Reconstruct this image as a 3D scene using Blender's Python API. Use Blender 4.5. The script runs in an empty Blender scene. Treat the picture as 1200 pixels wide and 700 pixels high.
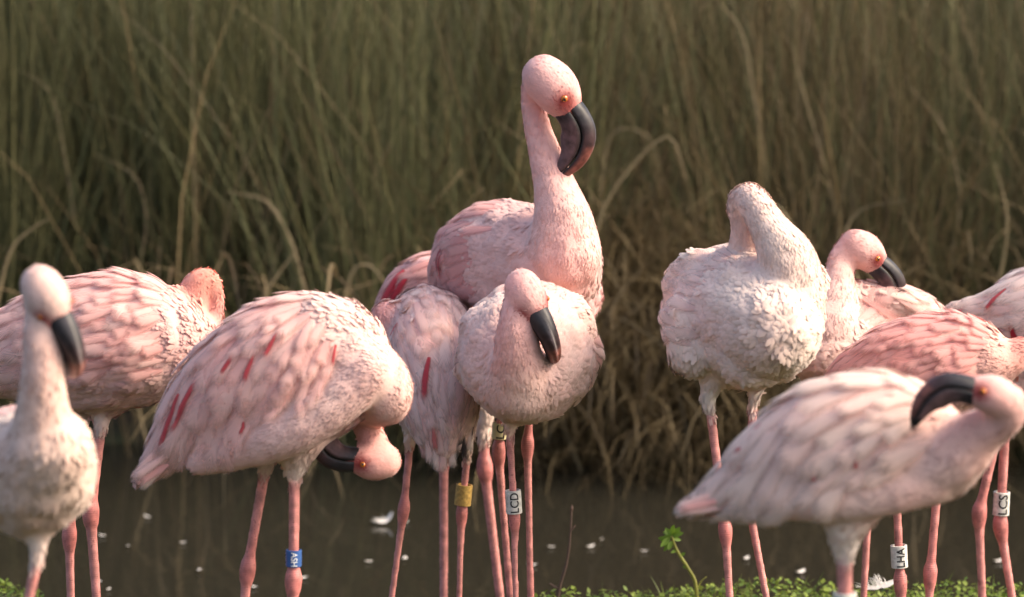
import bpy, bmesh, math, random
import numpy as np
from mathutils import Vector, Matrix, noise
from mathutils.bvhtree import BVHTree
from mathutils.kdtree import KDTree

random.seed(7); rng = np.random.default_rng(7)
R = math.radians
scn = bpy.context.scene
C = scn.collection

# ------------------------------------------------------------------ camera
CAM_H, PITCH, FPX = 1.48, math.atan(680/4800), 4800.0
cam_d = bpy.data.cameras.new('camera'); cam = bpy.data.objects.new('camera', cam_d); C.objects.link(cam)
cam.location = (0, 0, CAM_H); cam.rotation_euler = (math.pi/2 - PITCH, 0, 0)
cam_d.sensor_width = 36; cam_d.lens = 144; cam_d.clip_start = .1; cam_d.clip_end = 2000
cam_d.dof.use_dof = True; cam_d.dof.focus_distance = 6.25; cam_d.dof.aperture_fstop = 4.2
scn.camera = cam
# ------------------------------------------------------------------ sky, sun, exposure
SUN_EL, SUN_AZ = R(40), R(97)           # azimuth clockwise from the view direction (+Y) towards +X
w = bpy.data.worlds.new('World'); scn.world = w; w.use_nodes = True
nt = w.node_tree; bg = nt.nodes['Background']
sky = nt.nodes.new('ShaderNodeTexSky'); sky.sky_type = 'NISHITA'; sky.sun_disc = False
sky.sun_elevation = SUN_EL; sky.sun_rotation = SUN_AZ; sky.air_density = 1.0; sky.dust_density = 6.0; sky.ozone_density = .6
nt.links.new(sky.outputs[0], bg.inputs[0]); bg.inputs[1].default_value = .15
sl = bpy.data.lights.new('sun', 'SUN'); sl.energy = 1.5; sl.angle = R(10); sl.color = (1, .86, .68)
so = bpy.data.objects.new('sun', sl); C.objects.link(so)
sd = Vector((math.cos(SUN_EL)*math.sin(SUN_AZ), math.cos(SUN_EL)*math.cos(SUN_AZ), math.sin(SUN_EL)))
so.rotation_euler = sd.to_track_quat('Z', 'Y').to_euler(); so.location = (3, -3, 5)
scn.view_settings.view_transform = 'Standard'; scn.view_settings.look = 'None'
scn.view_settings.exposure = 1.22; scn.view_settings.use_white_balance = True; scn.view_settings.white_balance_temperature = 6600; scn.view_settings.gamma = 1
scn.render.engine = 'CYCLES'
scn.cycles.use_denoising = True
scn.cycles.max_bounces = 6; scn.cycles.transparent_max_bounces = 10
scn.cycles.caustics_reflective = False; scn.cycles.caustics_refractive = False

# ------------------------------------------------------------------ helpers
FW = Vector((0, math.cos(PITCH), -math.sin(PITCH))); UP = Vector((0, math.sin(PITCH), math.cos(PITCH)))
def W(px, py, Y):
    "a point of an elevation sketch (photo pixels) set at the depth Y metres"
    d = FW + Vector((1, 0, 0))*((px-600)/FPX) - UP*((py-350)/FPX)
    return Vector((0, 0, CAM_H)) + d*(Y/d.y)
def lin(r, g, b):
    f = lambda c: (c/255/12.92) if c/255 <= .04045 else ((c/255+.055)/1.055)**2.4
    return np.array([f(r), f(g), f(b)])
def link(o, parent=None):
    C.objects.link(o); o.parent = parent; return o
def mesh_obj(name, verts, faces, mat, parent=None, smooth=True, loc=None):
    me = bpy.data.meshes.new(name)
    me.from_pydata([tuple(v) for v in verts], [], faces); me.update()
    if smooth: me.shade_smooth()
    if mat: me.materials.append(mat)
    o = bpy.data.objects.new(name, me)
    if loc is not None: o.location = loc
    return link(o, parent)
def tag(o, label=None, cat=None, group=None, kind=None):
    if label: o['label'] = label
    if cat: o['category'] = cat
    if group: o['group'] = group
    if kind: o['kind'] = kind
    return o
def set_col(me, cols, name='Col', alpha=None):
    a = me.attributes.new(name, 'FLOAT_COLOR', 'POINT')
    c = np.ones((len(me.vertices), 4), np.float32); c[:, :3] = cols
    if alpha is not None: c[:, 3] = alpha
    a.data.foreach_set('color', c.ravel())
def catmull(P, n):
    "P (k,d) -> n points along a Catmull-Rom curve through P"
    P = np.asarray(P, float); k = len(P)
    if k == 1: P = np.vstack([P, P+1e-4]); k = 2
    if k == 2: return P[0] + (P[1]-P[0])*np.linspace(0, 1, n)[:, None]
    Q = np.vstack([2*P[0]-P[1], P, 2*P[-1]-P[-2]])
    t = np.linspace(0, k-1-1e-9, n); i = t.astype(int); f = (t-i)[:, None]
    p0, p1, p2, p3 = Q[i], Q[i+1], Q[i+2], Q[i+3]
    return .5*(2*p1 + (p2-p0)*f + (2*p0-5*p1+4*p2-p3)*f*f + (3*p1-p0-3*p2+p3)*f**3)

# ------------------------------------------------------------------ materials
def new_mat(name):
    m = bpy.data.materials.new(name); m.use_nodes = True
    return m, m.node_tree.nodes, m.node_tree.links, m.node_tree.nodes['Principled BSDF']
def add(ns, t, **kw):
    n = ns.new(t)
    for k, v in kw.items(): setattr(n, k, v)
    return n
def noise_tex(ns, ls, scale, detail=3, coord='Object', stretch=None):
    tc = add(ns, 'ShaderNodeTexCoord'); mp = add(ns, 'ShaderNodeMapping'); nz = add(ns, 'ShaderNodeTexNoise')
    nz.inputs['Scale'].default_value = scale; nz.inputs['Detail'].default_value = detail
    if stretch: mp.inputs['Scale'].default_value = stretch
    ls.new(tc.outputs[coord], mp.inputs[0]); ls.new(mp.outputs[0], nz.inputs[0])
    return nz
def bump(ns, ls, src, b, strength=.3, dist=.002):
    bp = add(ns, 'ShaderNodeBump'); bp.inputs['Strength'].default_value = strength; bp.inputs['Distance'].default_value = dist
    ls.new(src, bp.inputs['Height']); ls.new(bp.outputs[0], b.inputs['Normal']); return bp
def col_mul(ns, ls, col_out, fac_out, lo, hi, b, socket='Base Color'):
    mr = add(ns, 'ShaderNodeMapRange'); mr.inputs[1].default_value = .3; mr.inputs[2].default_value = .7
    mr.inputs[3].default_value = lo; mr.inputs[4].default_value = hi
    ls.new(fac_out, mr.inputs[0])
    mx = add(ns, 'ShaderNodeVectorMath', operation='SCALE')
    ls.new(col_out, mx.inputs[0]); ls.new(mr.outputs[0], mx.inputs['Scale'])
    ls.new(mx.outputs[0], b.inputs[socket]); return mx
def translucent_mix(m, ns, ls, b, col_out, fac, alpha=None):
    tr = add(ns, 'ShaderNodeBsdfTranslucent'); mix = add(ns, 'ShaderNodeMixShader')
    ls.new(col_out, tr.inputs[0]); mix.inputs[0].default_value = fac
    ls.new(b.outputs[0], mix.inputs[1]); ls.new(tr.outputs[0], mix.inputs[2])
    if alpha is not None:                                    # wispy vane edges
        tp = add(ns, 'ShaderNodeBsdfTransparent'); m2 = add(ns, 'ShaderNodeMixShader')
        ls.new(alpha, m2.inputs[0]); ls.new(tp.outputs[0], m2.inputs[1]); ls.new(mix.outputs[0], m2.inputs[2]); mix = m2
    ls.new(mix.outputs[0], ns['Material Output'].inputs[0])

def mat_plumage():
    m, ns, ls, b = new_mat('plumage')
    at = add(ns, 'ShaderNodeAttribute', attribute_name='Col')
    nz = noise_tex(ns, ls, 60, 4)
    mx = col_mul(ns, ls, at.outputs[0], nz.outputs[0], .90, 1.06, b)
    n2 = noise_tex(ns, ls, 260, 3); bump(ns, ls, n2.outputs[0], b, .35, .002)
    b.inputs['Roughness'].default_value = .85; b.inputs['Specular IOR Level'].default_value = .15
    b.inputs['Sheen Weight'].default_value = .25; b.inputs['Sheen Roughness'].default_value = .5
    return m
def mat_down():
    m, ns, ls, b = new_mat('down')
    at = add(ns, 'ShaderNodeAttribute', attribute_name='Col')
    ls.new(at.outputs[0], b.inputs['Base Color'])
    b.inputs['Roughness'].default_value = .85; b.inputs['Specular IOR Level'].default_value = .1
    b.inputs['Sheen Weight'].default_value = .2
    translucent_mix(m, ns, ls, b, at.outputs[0], .12)
    return m
def mat_feather():
    m, ns, ls, b = new_mat('feather')
    oi = add(ns, 'ShaderNodeObjectInfo'); uv = add(ns, 'ShaderNodeUVMap', uv_map='UVMap')
    sx = add(ns, 'ShaderNodeSeparateXYZ'); ls.new(uv.outputs[0], sx.inputs[0])
    # paler tip, pinker base: the pigment of the feather itself
    ramp = add(ns, 'ShaderNodeValToRGB'); ls.new(sx.outputs[0], ramp.inputs[0])
    ramp.color_ramp.elements[0].position = .1; ramp.color_ramp.elements[0].color = (1, .90, .895, 1)
    ramp.color_ramp.elements[1].position = .85; ramp.color_ramp.elements[1].color = (1.0, 1.0, .98, 1)
    mul = add(ns, 'ShaderNodeMix', data_type='RGBA', blend_type='MULTIPLY'); mul.inputs[0].default_value = 1
    ls.new(oi.outputs['Color'], mul.inputs[6]); ls.new(ramp.outputs[0], mul.inputs[7])
    # barbs: fine lines running obliquely off the shaft
    ab = add(ns, 'ShaderNodeMath', operation='ABSOLUTE'); sub = add(ns, 'ShaderNodeMath', operation='SUBTRACT')
    ls.new(sx.outputs[1], sub.inputs[0]); sub.inputs[1].default_value = .5; ls.new(sub.outputs[0], ab.inputs[0])
    cmb = add(ns, 'ShaderNodeCombineXYZ'); d = add(ns, 'ShaderNodeMath', operation='SUBTRACT')
    k = add(ns, 'ShaderNodeMath', operation='MULTIPLY'); k.inputs[1].default_value = .9
    ls.new(ab.outputs[0], k.inputs[0]); ls.new(sx.outputs[0], d.inputs[0]); ls.new(k.outputs[0], d.inputs[1])
    ls.new(d.outputs[0], cmb.inputs[0]); ls.new(oi.outputs['Random'], cmb.inputs[2])
    nz = add(ns, 'ShaderNodeTexNoise'); nz.inputs['Scale'].default_value = 26; nz.inputs['Detail'].default_value = 4
    ls.new(cmb.outputs[0], nz.inputs[0])
    mx = col_mul(ns, ls, mul.outputs[2], nz.outputs[0], .90, 1.05, b)
    bump(ns, ls, nz.outputs[0], b, .25, .002)
    b.inputs['Roughness'].default_value = .75; b.inputs['Specular IOR Level'].default_value = .2
    b.inputs['Sheen Weight'].default_value = .2
    e1 = add(ns, 'ShaderNodeMath', operation='MULTIPLY_ADD'); ls.new(ab.outputs[0], e1.inputs[0]); e1.inputs[1].default_value = -2.0; e1.inputs[2].default_value = 1.02
    e2 = add(ns, 'ShaderNodeMath', operation='MULTIPLY_ADD'); ls.new(sx.outputs[0], e2.inputs[0]); e2.inputs[1].default_value = -2.0; e2.inputs[2].default_value = 2.02
    mn = add(ns, 'ShaderNodeMath', operation='MINIMUM'); ls.new(e1.outputs[0], mn.inputs[0]); ls.new(e2.outputs[0], mn.inputs[1])
    nf = add(ns, 'ShaderNodeMath', operation='MULTIPLY_ADD'); ls.new(nz.outputs[0], nf.inputs[0]); nf.inputs[1].default_value = .9; nf.inputs[2].default_value = -.50
    sm_ = add(ns, 'ShaderNodeMath', operation='ADD'); ls.new(mn.outputs[0], sm_.inputs[0]); ls.new(nf.outputs[0], sm_.inputs[1])
    mr = add(ns, 'ShaderNodeMapRange', interpolation_type='SMOOTHSTEP'); mr.inputs[1].default_value = .02; mr.inputs[2].default_value = .72; ls.new(sm_.outputs[0], mr.inputs[0])
    translucent_mix(m, ns, ls, b, mx.outputs[0], .25, mr.outputs[0])
    return m
def mat_leg():
    m, ns, ls, b = new_mat('leg_skin')
    at = add(ns, 'ShaderNodeAttribute', attribute_name='Col')
    nz = noise_tex(ns, ls, 70, 5)
    mx = col_mul(ns, ls, at.outputs[0], nz.outputs[0], .58, 1.18, b)
    n3 = noise_tex(ns, ls, 240, 2); mr = add(ns, 'ShaderNodeMapRange'); mr.inputs[1].default_value = .62; mr.inputs[2].default_value = .70; mr.inputs[3].default_value = 0; mr.inputs[4].default_value = .55; ls.new(n3.outputs[0], mr.inputs[0])
    dk = add(ns, 'ShaderNodeMix', data_type='RGBA'); ls.new(mr.outputs[0], dk.inputs[0]); ls.new(mx.outputs[0], dk.inputs[6]); dk.inputs[7].default_value = (.13, .04, .035, 1); ls.new(dk.outputs[2], b.inputs['Base Color'])
    tc = add(ns, 'ShaderNodeTexCoord'); wv = add(ns, 'ShaderNodeTexWave', wave_type='BANDS', bands_direction='Z')
    wv.inputs['Scale'].default_value = 95; wv.inputs['Distortion'].default_value = 1.2; wv.inputs['Detail'].default_value = 1
    ls.new(tc.outputs['Object'], wv.inputs[0]); bump(ns, ls, wv.outputs[0], b, .24, .001)
    b.inputs['Roughness'].default_value = .5
    return m
def mat_vcol(name, rough, spec=.5, nscale=None, lo=.8, hi=1.15):
    m, ns, ls, b = new_mat(name)
    at = add(ns, 'ShaderNodeAttribute', attribute_name='Col')
    nz = noise_tex(ns, ls, nscale or 40, 4); col_mul(ns, ls, at.outputs[0], nz.outputs[0], lo, hi, b)
    if nscale: bump(ns, ls, nz.outputs[0], b, .15, .001)
    b.inputs['Roughness'].default_value = rough; b.inputs['Specular IOR Level'].default_value = spec
    return m
def mat_plain(name, col, rough=.6, nscale=60, lo=.85, hi=1.1, bs=.1):
    m, ns, ls, b = new_mat(name)
    rgb = add(ns, 'ShaderNodeRGB'); rgb.outputs[0].default_value = (*col, 1)
    nz = noise_tex(ns, ls, nscale, 4); col_mul(ns, ls, rgb.outputs[0], nz.outputs[0], lo, hi, b)
    bump(ns, ls, nz.outputs[0], b, bs, .001); b.inputs['Roughness'].default_value = rough
    return m
def mat_leafy(name, trans, rough=.55, lo=.75, hi=1.2):
    m, ns, ls, b = new_mat(name)
    at = add(ns, 'ShaderNodeAttribute', attribute_name='Col')
    nz = noise_tex(ns, ls, 25, 3); mx = col_mul(ns, ls, at.outputs[0], nz.outputs[0], lo, hi, b)
    b.inputs['Roughness'].default_value = rough; b.inputs['Specular IOR Level'].default_value = .3
    translucent_mix(m, ns, ls, b, mx.outputs[0], trans)
    return m
M = dict(plumage=mat_plumage(), down=mat_down(), feather=mat_feather(), leg=mat_leg(),
         bill=mat_vcol('bill_horn', .45, .30, 90, .5, 1.4), eye=mat_vcol('eye_gloss', .08, .6),
         white_band=mat_plain('white_band', (.66, .645, .60), .45, 160, .6, 1.12), yellow_band=mat_plain('yellow_band', (.70, .62, .36), .4),
         gold_band=mat_plain('gold_band', (.50, .32, .09), .4, 200, .5, 1.2, .5), blue_band=mat_plain('blue_band', (.035, .10, .30), .4),
         ink=mat_plain('black_ink', (.012, .012, .014), .5), white_ink=mat_plain('white_ink', (.75, .76, .78), .5),
         rush=mat_leafy('rush_green', .25), leaf=mat_leafy('leaf_green', .35, .45), twig=mat_plain('twig_bark', (.10, .06, .045), .8, 120),
         white_feather=mat_vcol('white_feather', .7, .2))

# ------------------------------------------------------------------ the ground, the pond
EDGE_X = np.array([-60, -1.6, -.86, -.80, -.74, -.52, -.30, -.02, .05, .20, .35, .60, .86, 1.6, 60.])
EDGE_Y = np.array([6.88, 6.88, 6.86, 6.80, 6.50, 6.56, 6.46, 6.55, 6.72, 6.80, 6.86, 6.84, 6.86, 6.9, 6.9])
WATER_Z = -.13
def edge(x): return np.interp(x, EDGE_X, EDGE_Y)
def sm(t): t = np.clip(t, 0, 1); return t*t*(3-2*t)
def ground_z(x, y):
    x = np.asarray(x, float); y = np.asarray(y, float)
    drop = sm((y - edge(x))/.42)*.5
    far = sm((y - 8.72 - .12*np.sin(x*2.3))/.7)*.56 + sm((y-10)/8)*.7
    und = .012*np.sin(x*3.1+y*2.2) + .008*np.sin(x*7.3-y*4.1)
    ends = sm((np.abs(x)-22)/3)*.7
    return np.where((y < 8.5), np.maximum(-drop, -.5+ends*sm((y-edge(x))/.3)), -.5 + far) + und*(y < 9.5)
def gz(x, y): return float(ground_z(x, y))
def build_ground():
    xs = np.unique(np.concatenate([np.linspace(-3, 3, 121), np.linspace(-30, 30, 61), np.array([-600, -300, -120, -60, 60, 120, 300, 600.])]))
    ys = np.unique(np.concatenate([np.linspace(4, 12, 161), np.linspace(-20, 40, 61), np.array([-600, -200, -60, 60, 120, 300, 700.])]))
    X, Y = np.meshgrid(xs, ys); Z = ground_z(X, Y)
    nx, ny = len(xs), len(ys); v = np.stack([X, Y, Z], -1).reshape(-1, 3)
    f = [(j*nx+i, j*nx+i+1, (j+1)*nx+i+1, (j+1)*nx+i) for j in range(ny-1) for i in range(nx-1)]
    m, ns, ls, b = new_mat('soil')
    nz = noise_tex(ns, ls, 9, 6); rp = add(ns, 'ShaderNodeValToRGB'); ls.new(nz.outputs[0], rp.inputs[0])
    rp.color_ramp.elements[0].color = (.020, .015, .009, 1); rp.color_ramp.elements[0].position = .35
    rp.color_ramp.elements[1].color = (.05, .055, .020, 1); rp.color_ramp.elements[1].position = .7
    ls.new(rp.outputs[0], b.inputs['Base Color']); b.inputs['Roughness'].default_value = .9
    n2 = noise_tex(ns, ls, 60, 5); bump(ns, ls, n2.outputs[0], b, .6, .01)
    tag(mesh_obj('ground', v, f, m), kind='structure')
    m, ns, ls, b = new_mat('pond_water')
    b.inputs['Base Color'].default_value = (.021, .019, .0135, 1); b.inputs['Roughness'].default_value = .05; b.inputs['IOR'].default_value = 1.33
    n1 = noise_tex(ns, ls, 5, 3, 'Object', (1, .8, 1)); n2 = noise_tex(ns, ls, 28, 2, 'Object', (1, .6, 1))
    ad = add(ns, 'ShaderNodeMath', operation='MULTIPLY_ADD'); ls.new(n2.outputs[0], ad.inputs[0]); ad.inputs[1].default_value = .12; ls.new(n1.outputs[0], ad.inputs[2])
    bump(ns, ls, ad.outputs[0], b, .10, .02)
    xs = np.linspace(-26, 26, 53); v = [(x, y, WATER_Z) for y in (6.2, 9.8) for x in xs]
    f = [(i, i+1, 53+i+1, 53+i) for i in range(52)]
    tag(mesh_obj('pond_water', v, f, m, smooth=False), kind='structure')
build_ground()

# ------------------------------------------------------------------ blades (rushes, dead reeds)
def blade_mesh(name, bases, heads, lens, widths, bend, cols, mat, segs=5, droop=0):
    "strips: base point, azimuth of lean, length, width, bend angle (root tilt, tip tilt)"
    n = len(bases); t = np.linspace(0, 1, segs+1)
    ang = bend[:, :1] + (bend[:, 1:]-bend[:, :1])*t[None]**1.6       # tilt from vertical
    seg = lens[:, None]/segs
    dx = np.sin(ang)*seg; dz = np.cos(ang)*seg
    hx = np.concatenate([np.zeros((n, 1)), np.cumsum(dx[:, :-1], 1)], 1); hz = np.concatenate([np.zeros((n, 1)), np.cumsum(dz[:, :-1], 1)], 1)
    ca, sa = np.cos(heads), np.sin(heads)
    P = np.stack([bases[:, 0, None]+hx*ca[:, None], bases[:, 1, None]+hx*sa[:, None], bases[:, 2, None]+hz], -1)
    tw = rng.uniform(0, math.pi, n); side = np.stack([np.cos(tw), np.sin(tw), 0*tw], -1)
    wv = widths[:, None]*(1-t[None]**2.2*.92)*.5
    L = P - side[:, None]*wv[..., None]; Rr = P + side[:, None]*wv[..., None]
    V = np.stack([L, Rr], 2).reshape(-1, 3)
    k = 2*(segs+1); base = np.arange(n)[:, None]*k; s = np.arange(segs)[None]*2
    F = np.stack([base+s, base+s+1, base+s+3, base+s+2], -1).reshape(-1, 4)
    me = bpy.data.meshes.new(name); me.vertices.add(len(V)); me.vertices.foreach_set('co', V.astype(np.float32).ravel())
    me.loops.add(F.size); me.loops.foreach_set('vertex_index', F.astype(np.int32).ravel())
    me.polygons.add(len(F)); me.polygons.foreach_set('loop_start', np.arange(0, F.size, 4, dtype=np.int32)); me.polygons.foreach_set('loop_total', np.full(len(F), 4, np.int32))
    me.update(); me.validate(); me.shade_smooth(); me.materials.append(mat)
    set_col(me, np.repeat(cols, k, 0))
    o = bpy.data.objects.new(name, me); C.objects.link(o); return o
def mixcol(a, b, t): return a[None]*(1-t[:, None]) + b[None]*t[:, None]
GREEN1, GREEN2 = np.array([.060, .070, .030]), np.array([.125, .124, .060])
TAN, BROWN, STRAW = np.array([.25, .188, .098]), np.array([.09, .061, .032]), np.array([.25, .195, .11])
def tussocks(n, per, xr, yr, spread, lean, seed_h):
    cx = rng.uniform(*xr, n); cy = yr[0] + (yr[1]-yr[0])*rng.random(n)**1.25
    k = np.repeat(np.arange(n), per); m = len(k)
    a = rng.uniform(0, 6.283, m); rr = np.abs(rng.normal(0, spread, m))
    x = cx[k] + np.cos(a)*rr; y = np.maximum(cy[k] + np.sin(a)*rr*.6, 8.78)
    tilt = np.clip(rr/spread*lean*.6 + rng.normal(0, lean*.6, m), -.9, .9); bendy = tilt*1.3 + rng.normal(.12, .3, m) + rng.random(n)[k]*.25
    return cx[k], x, y, a + rng.normal(0, .5, m), tilt, bendy, rng.random(n)[k]
def reeds():
    cx, x, y, a, t0, t1, rnd = tussocks(300, 170, (-3.2, 3.2), (8.90, 11.6), .09, .26, 1)
    green = .90 - .5*sm((cx-.06)/.25)*(1-.6*sm((cx-.75)/.3)); keep = rng.random(len(x)) < green
    x, y, a, t0, t1, rnd = (q[keep] for q in (x, y, a, t0, t1, rnd)); n = len(x)
    b = np.stack([x, y, ground_z(x, y)-.03], -1)
    cols = mixcol(GREEN1, GREEN2, rng.random(n))*(.65+.75*rnd[:, None])*rng.uniform(.8, 1.25, (n, 1)) + np.outer(rng.random(n)**3, (.06, .036, .014))
    blade_mesh('green_rushes', b, a, rng.uniform(.65, 1.5, n), rng.uniform(.0024, .0052, n), np.stack([t0, t1], -1), cols, M['rush'])
    tag(bpy.data.objects['green_rushes'], 'dense dark green rushes growing along the far pond bank', 'rushes', kind='stuff')
    cx, x, y, a, t0, t1, rnd = tussocks(210, 120, (-3.2, 3.2), (8.84, 11.2), .10, .28, 2)
    p = .22 + .75*sm((cx-.05)/.2)*(1-.5*sm((cx-.75)/.3)); keep = rng.random(len(x)) < p
    x, y, a, t0, t1, rnd = (q[keep] for q in (x, y, a, t0, t1, rnd)); n = len(x)
    b = np.stack([x, y, ground_z(x, y)-.03], -1)
    blade_mesh('dead_reeds', b, a, rng.uniform(.35, 1.5, n), rng.uniform(.0024, .006, n), np.stack([t0, t1 + np.abs(rng.normal(.2, .7, n))], -1), mixcol(BROWN, TAN, rng.random(n))*(.6+.7*rnd[:, None]), M['rush'])
    tag(bpy.data.objects['dead_reeds'], 'mass of withered brown reed blades among the rushes', 'reeds', kind='stuff')
    # thick curtain of collapsed straw hanging towards the water on one stretch of bank
    n = 5200; x = np.concatenate([rng.normal(.30, .16, n//2), rng.normal(.62, .22, n-n//2)]); y = 8.78 + .35*rng.random(n); b = np.stack([x, y, ground_z(x, y)+rng.uniform(0, .40, n)], -1)
    blade_mesh('collapsed_straw', b, rng.normal(-1.57, .9, n), rng.uniform(.3, .75, n), rng.uniform(.003, .007, n), np.stack([rng.normal(.35, .3, n), rng.uniform(1.8, 3.1, n)], -1), mixcol(BROWN, TAN, rng.random(n)**.8)*rng.uniform(.6, 1.25, (n, 1)), M['rush'])
    tag(bpy.data.objects['collapsed_straw'], 'thick tan curtain of collapsed straw hanging off the far bank', 'reeds', kind='stuff')
    # the skirt of dead blades that hangs from the tussocks over the water's edge
    n = 2200
    x = rng.uniform(-3.2, 3.2, n); top = rng.uniform(-.02, .34, n); y = 8.76 + .12*np.sin(x*2.3) + rng.uniform(-.1, .25, n)
    k = rng.random(n) < np.where(x < .02, .35, 1.); x, y, top = x[k], y[k], top[k]; n = len(x)
    b = np.stack([x, y, top], -1)
    blade_mesh('drooping_reed_skirt', b, rng.normal(-1.57, .6, n), rng.uniform(.2, .5, n), rng.uniform(.005, .011, n),
        np.stack([rng.uniform(1.1, 1.8, n), rng.uniform(2.6, 3.1, n)], -1), mixcol(BROWN, TAN, rng.random(n))*rng.uniform(.5, 1.2, (n, 1)), M['rush'])
    tag(bpy.data.objects['drooping_reed_skirt'], 'skirt of limp dead blades drooping over the dark waterline', 'reeds', kind='stuff')
reeds()

# individual straw blades that stand out of the rushes
def straw(px, py, path, Y, wid, label, group='straw blades standing out of the rushes', col=STRAW):
    pts = catmull([W(px+a, py+b, Y+c) for a, b, c in path], 12)
    me_v, me_f = [], []
    for i, p in enumerate(pts):
        wd = wid*.62*(1-.8*(i/11)**2)*.5
        tg = pts[min(i+1, 11)]-pts[max(i-1, 0)]; tg /= np.linalg.norm(tg)
        sd_ = np.cross(tg, [0.25, -1, .1]); sd_ /= np.linalg.norm(sd_); nn = np.cross(sd_, tg)
        me_v += [p-sd_*wd, p+nn*wd*.35, p+sd_*wd]
        if i: k = 3*i; me_f += [(k-3, k-2, k+1, k), (k-2, k-1, k+2, k+1)]
    base = Vector(pts[0]); o = mesh_obj('reed_blade', [Vector(v)-base for v in me_v], me_f, M['rush'], loc=base)
    set_col(o.data, np.tile(col, (len(me_v), 1)))
    return tag(o, label, 'reed', group)
SB = ['tall straw blade standing straight above the resting flamingo', 'straw blade bent sideways like a hook above the resting flamingo', 'straw blade arched beside the tallest flamingo, its tip falling', 'straw blade curling over level with the dark bill of the tallest flamingo',
 'thin straw blade leaning high above the cream white flamingo', 'thin straw blade folded over far above the pink flamingo with looped neck', 'straw blade arching over above the back of the blue banded flamingo', 'pale blade bowed over between the looped neck and the blue banded flamingo',
 'short straw blade slanting up behind the head of the forward facing pale flamingo', 'small hooped straw blade beside the rosy flamingo with scarlet wing edge', 'short thick straw blade rising just behind the blue banded flamingo', 'thin bent straw blade high between the tallest flamingo and the cream white one',
 'wavy upright straw blade above the flamingo with white coverts', 'straw blade bent over low between the tallest flamingo and the cream white one', 'curved straw blade between the resting flamingo and the one with white coverts', 'faint thin straw blade high above the forward facing pale flamingo', 'straw blade drooping beside the looped neck of the cream white flamingo']
for k_, a in enumerate([
    (985, 300, [(0, 60, 0), (-4, 0, 0), (2, -60, 0), (10, -120, -.02), (18, -165, -.05)], 9.00, .016),
    (1010, 330, [(0, 60, 0), (-5, 0, 0), (-20, -50, 0), (0, -85, 0), (55, -95, -.04)], 8.68, .014),
    (745, 190, [(-60, 150, 0), (-40, 60, 0), (0, 0, 0), (40, -30, 0), (60, 20, 0)], 8.73, .013),
    (690, 200, [(20, 100, 0), (15, 20, 0), (28, -45, 0), (70, -40, 0), (85, 5, 0)], 9.05, .013),
    (945, 120, [(50, 190, 0), (25, 90, 0), (0, 0, 0), (-20, -75, 0)], 9.05, .012),
    (170, 220, [(-30, 150, 0), (0, 60, 0), (-10, -10, 0), (-60, -40, 0)], 9.05, .011),
    (340, 290, [(30, 100, 0), (10, 20, 0), (-20, -50, 0), (-60, -60, 0)], 9.00, .011),
    (300, 270, [(60, 80, 0), (40, 10, 0), (10, -35, 0), (-35, -45, 0)], 8.73, .011),
    (10, 300, [(-20, 90, 0), (0, 0, 0), (25, -30, 0), (50, -45, 0)], 8.68, .013),
    (430, 330, [(-25, 60, 0), (-20, -5, 0), (0, -20, 0), (22, 5, 0), (24, 50, 0)], 8.68, .013),
    (330, 320, [(-40, 60, 0), (-10, 10, 0), (20, -30, 0)], 8.68, .015),
    (880, 60, [(20, 150, 0), (5, 60, 0), (-10, -20, 0), (-40, -60, 0)], 9.10, .011),
    (1175, 300, [(-20, 80, 0), (0, 10, 0), (5, -50, 0), (-10, -110, 0)], 8.73, .012),
    (760, 330, [(-10, 130, 0), (-30, 40, 0), (-45, -20, 0), (-85, -40, 0)], 8.85, .013),
    (1115, 210, [(0, 100, 0), (10, 20, 0), (-10, -60, 0), (-50, -110, 0)], 9.00, .012),
    (60, 120, [(30, 150, 0), (15, 60, 0), (0, -10, 0), (-40, -40, 0)], 9.10, .010),
    (930, 260, [(20, 90, 0), (0, 10, 0), (-30, -25, 0), (-75, -20, 0)], 8.73, .012)]):
    straw(*a, SB[k_])
SH = ['thick broken stalk slanting down to the water beside the round forward facing flamingo', 'broken stalk dipping to the water beside the tucked head of the blue banded flamingo', 'thin stalk standing in dark shade between the round flamingo and the cream white one', 'slanting stalk over the dark waterline, beside the thin upright stalk', 'stalk hanging to the water just beside the legs of the cream white flamingo', 'thin stalk slanting to the water beneath the tail of the blue banded flamingo']
for k_, a in enumerate([(655, 500, [(-8, -40, .05), (10, 10, 0), (33, 72, -.05)], 8.73, .016), (370, 560, [(-30, -60, .05), (-12, -20, 0), (4, 35, -.05)], 8.68, .012),
          (735, 480, [(0, -70, .05), (-4, 0, 0), (4, 70, -.03)], 8.73, .012), (770, 490, [(-10, -70, .05), (-4, 0, 0), (12, 60, -.03)], 8.73, .013),
          (800, 480, [(6, -80, .05), (2, 0, 0), (-6, 75, -.03)], 8.75, .014), (170, 510, [(-14, -60, .05), (0, 0, 0), (14, 40, -.03)], 8.73, .011)]):
    straw(*a, SH[k_], 'broken stalks over the far waterline', TAN)

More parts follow.
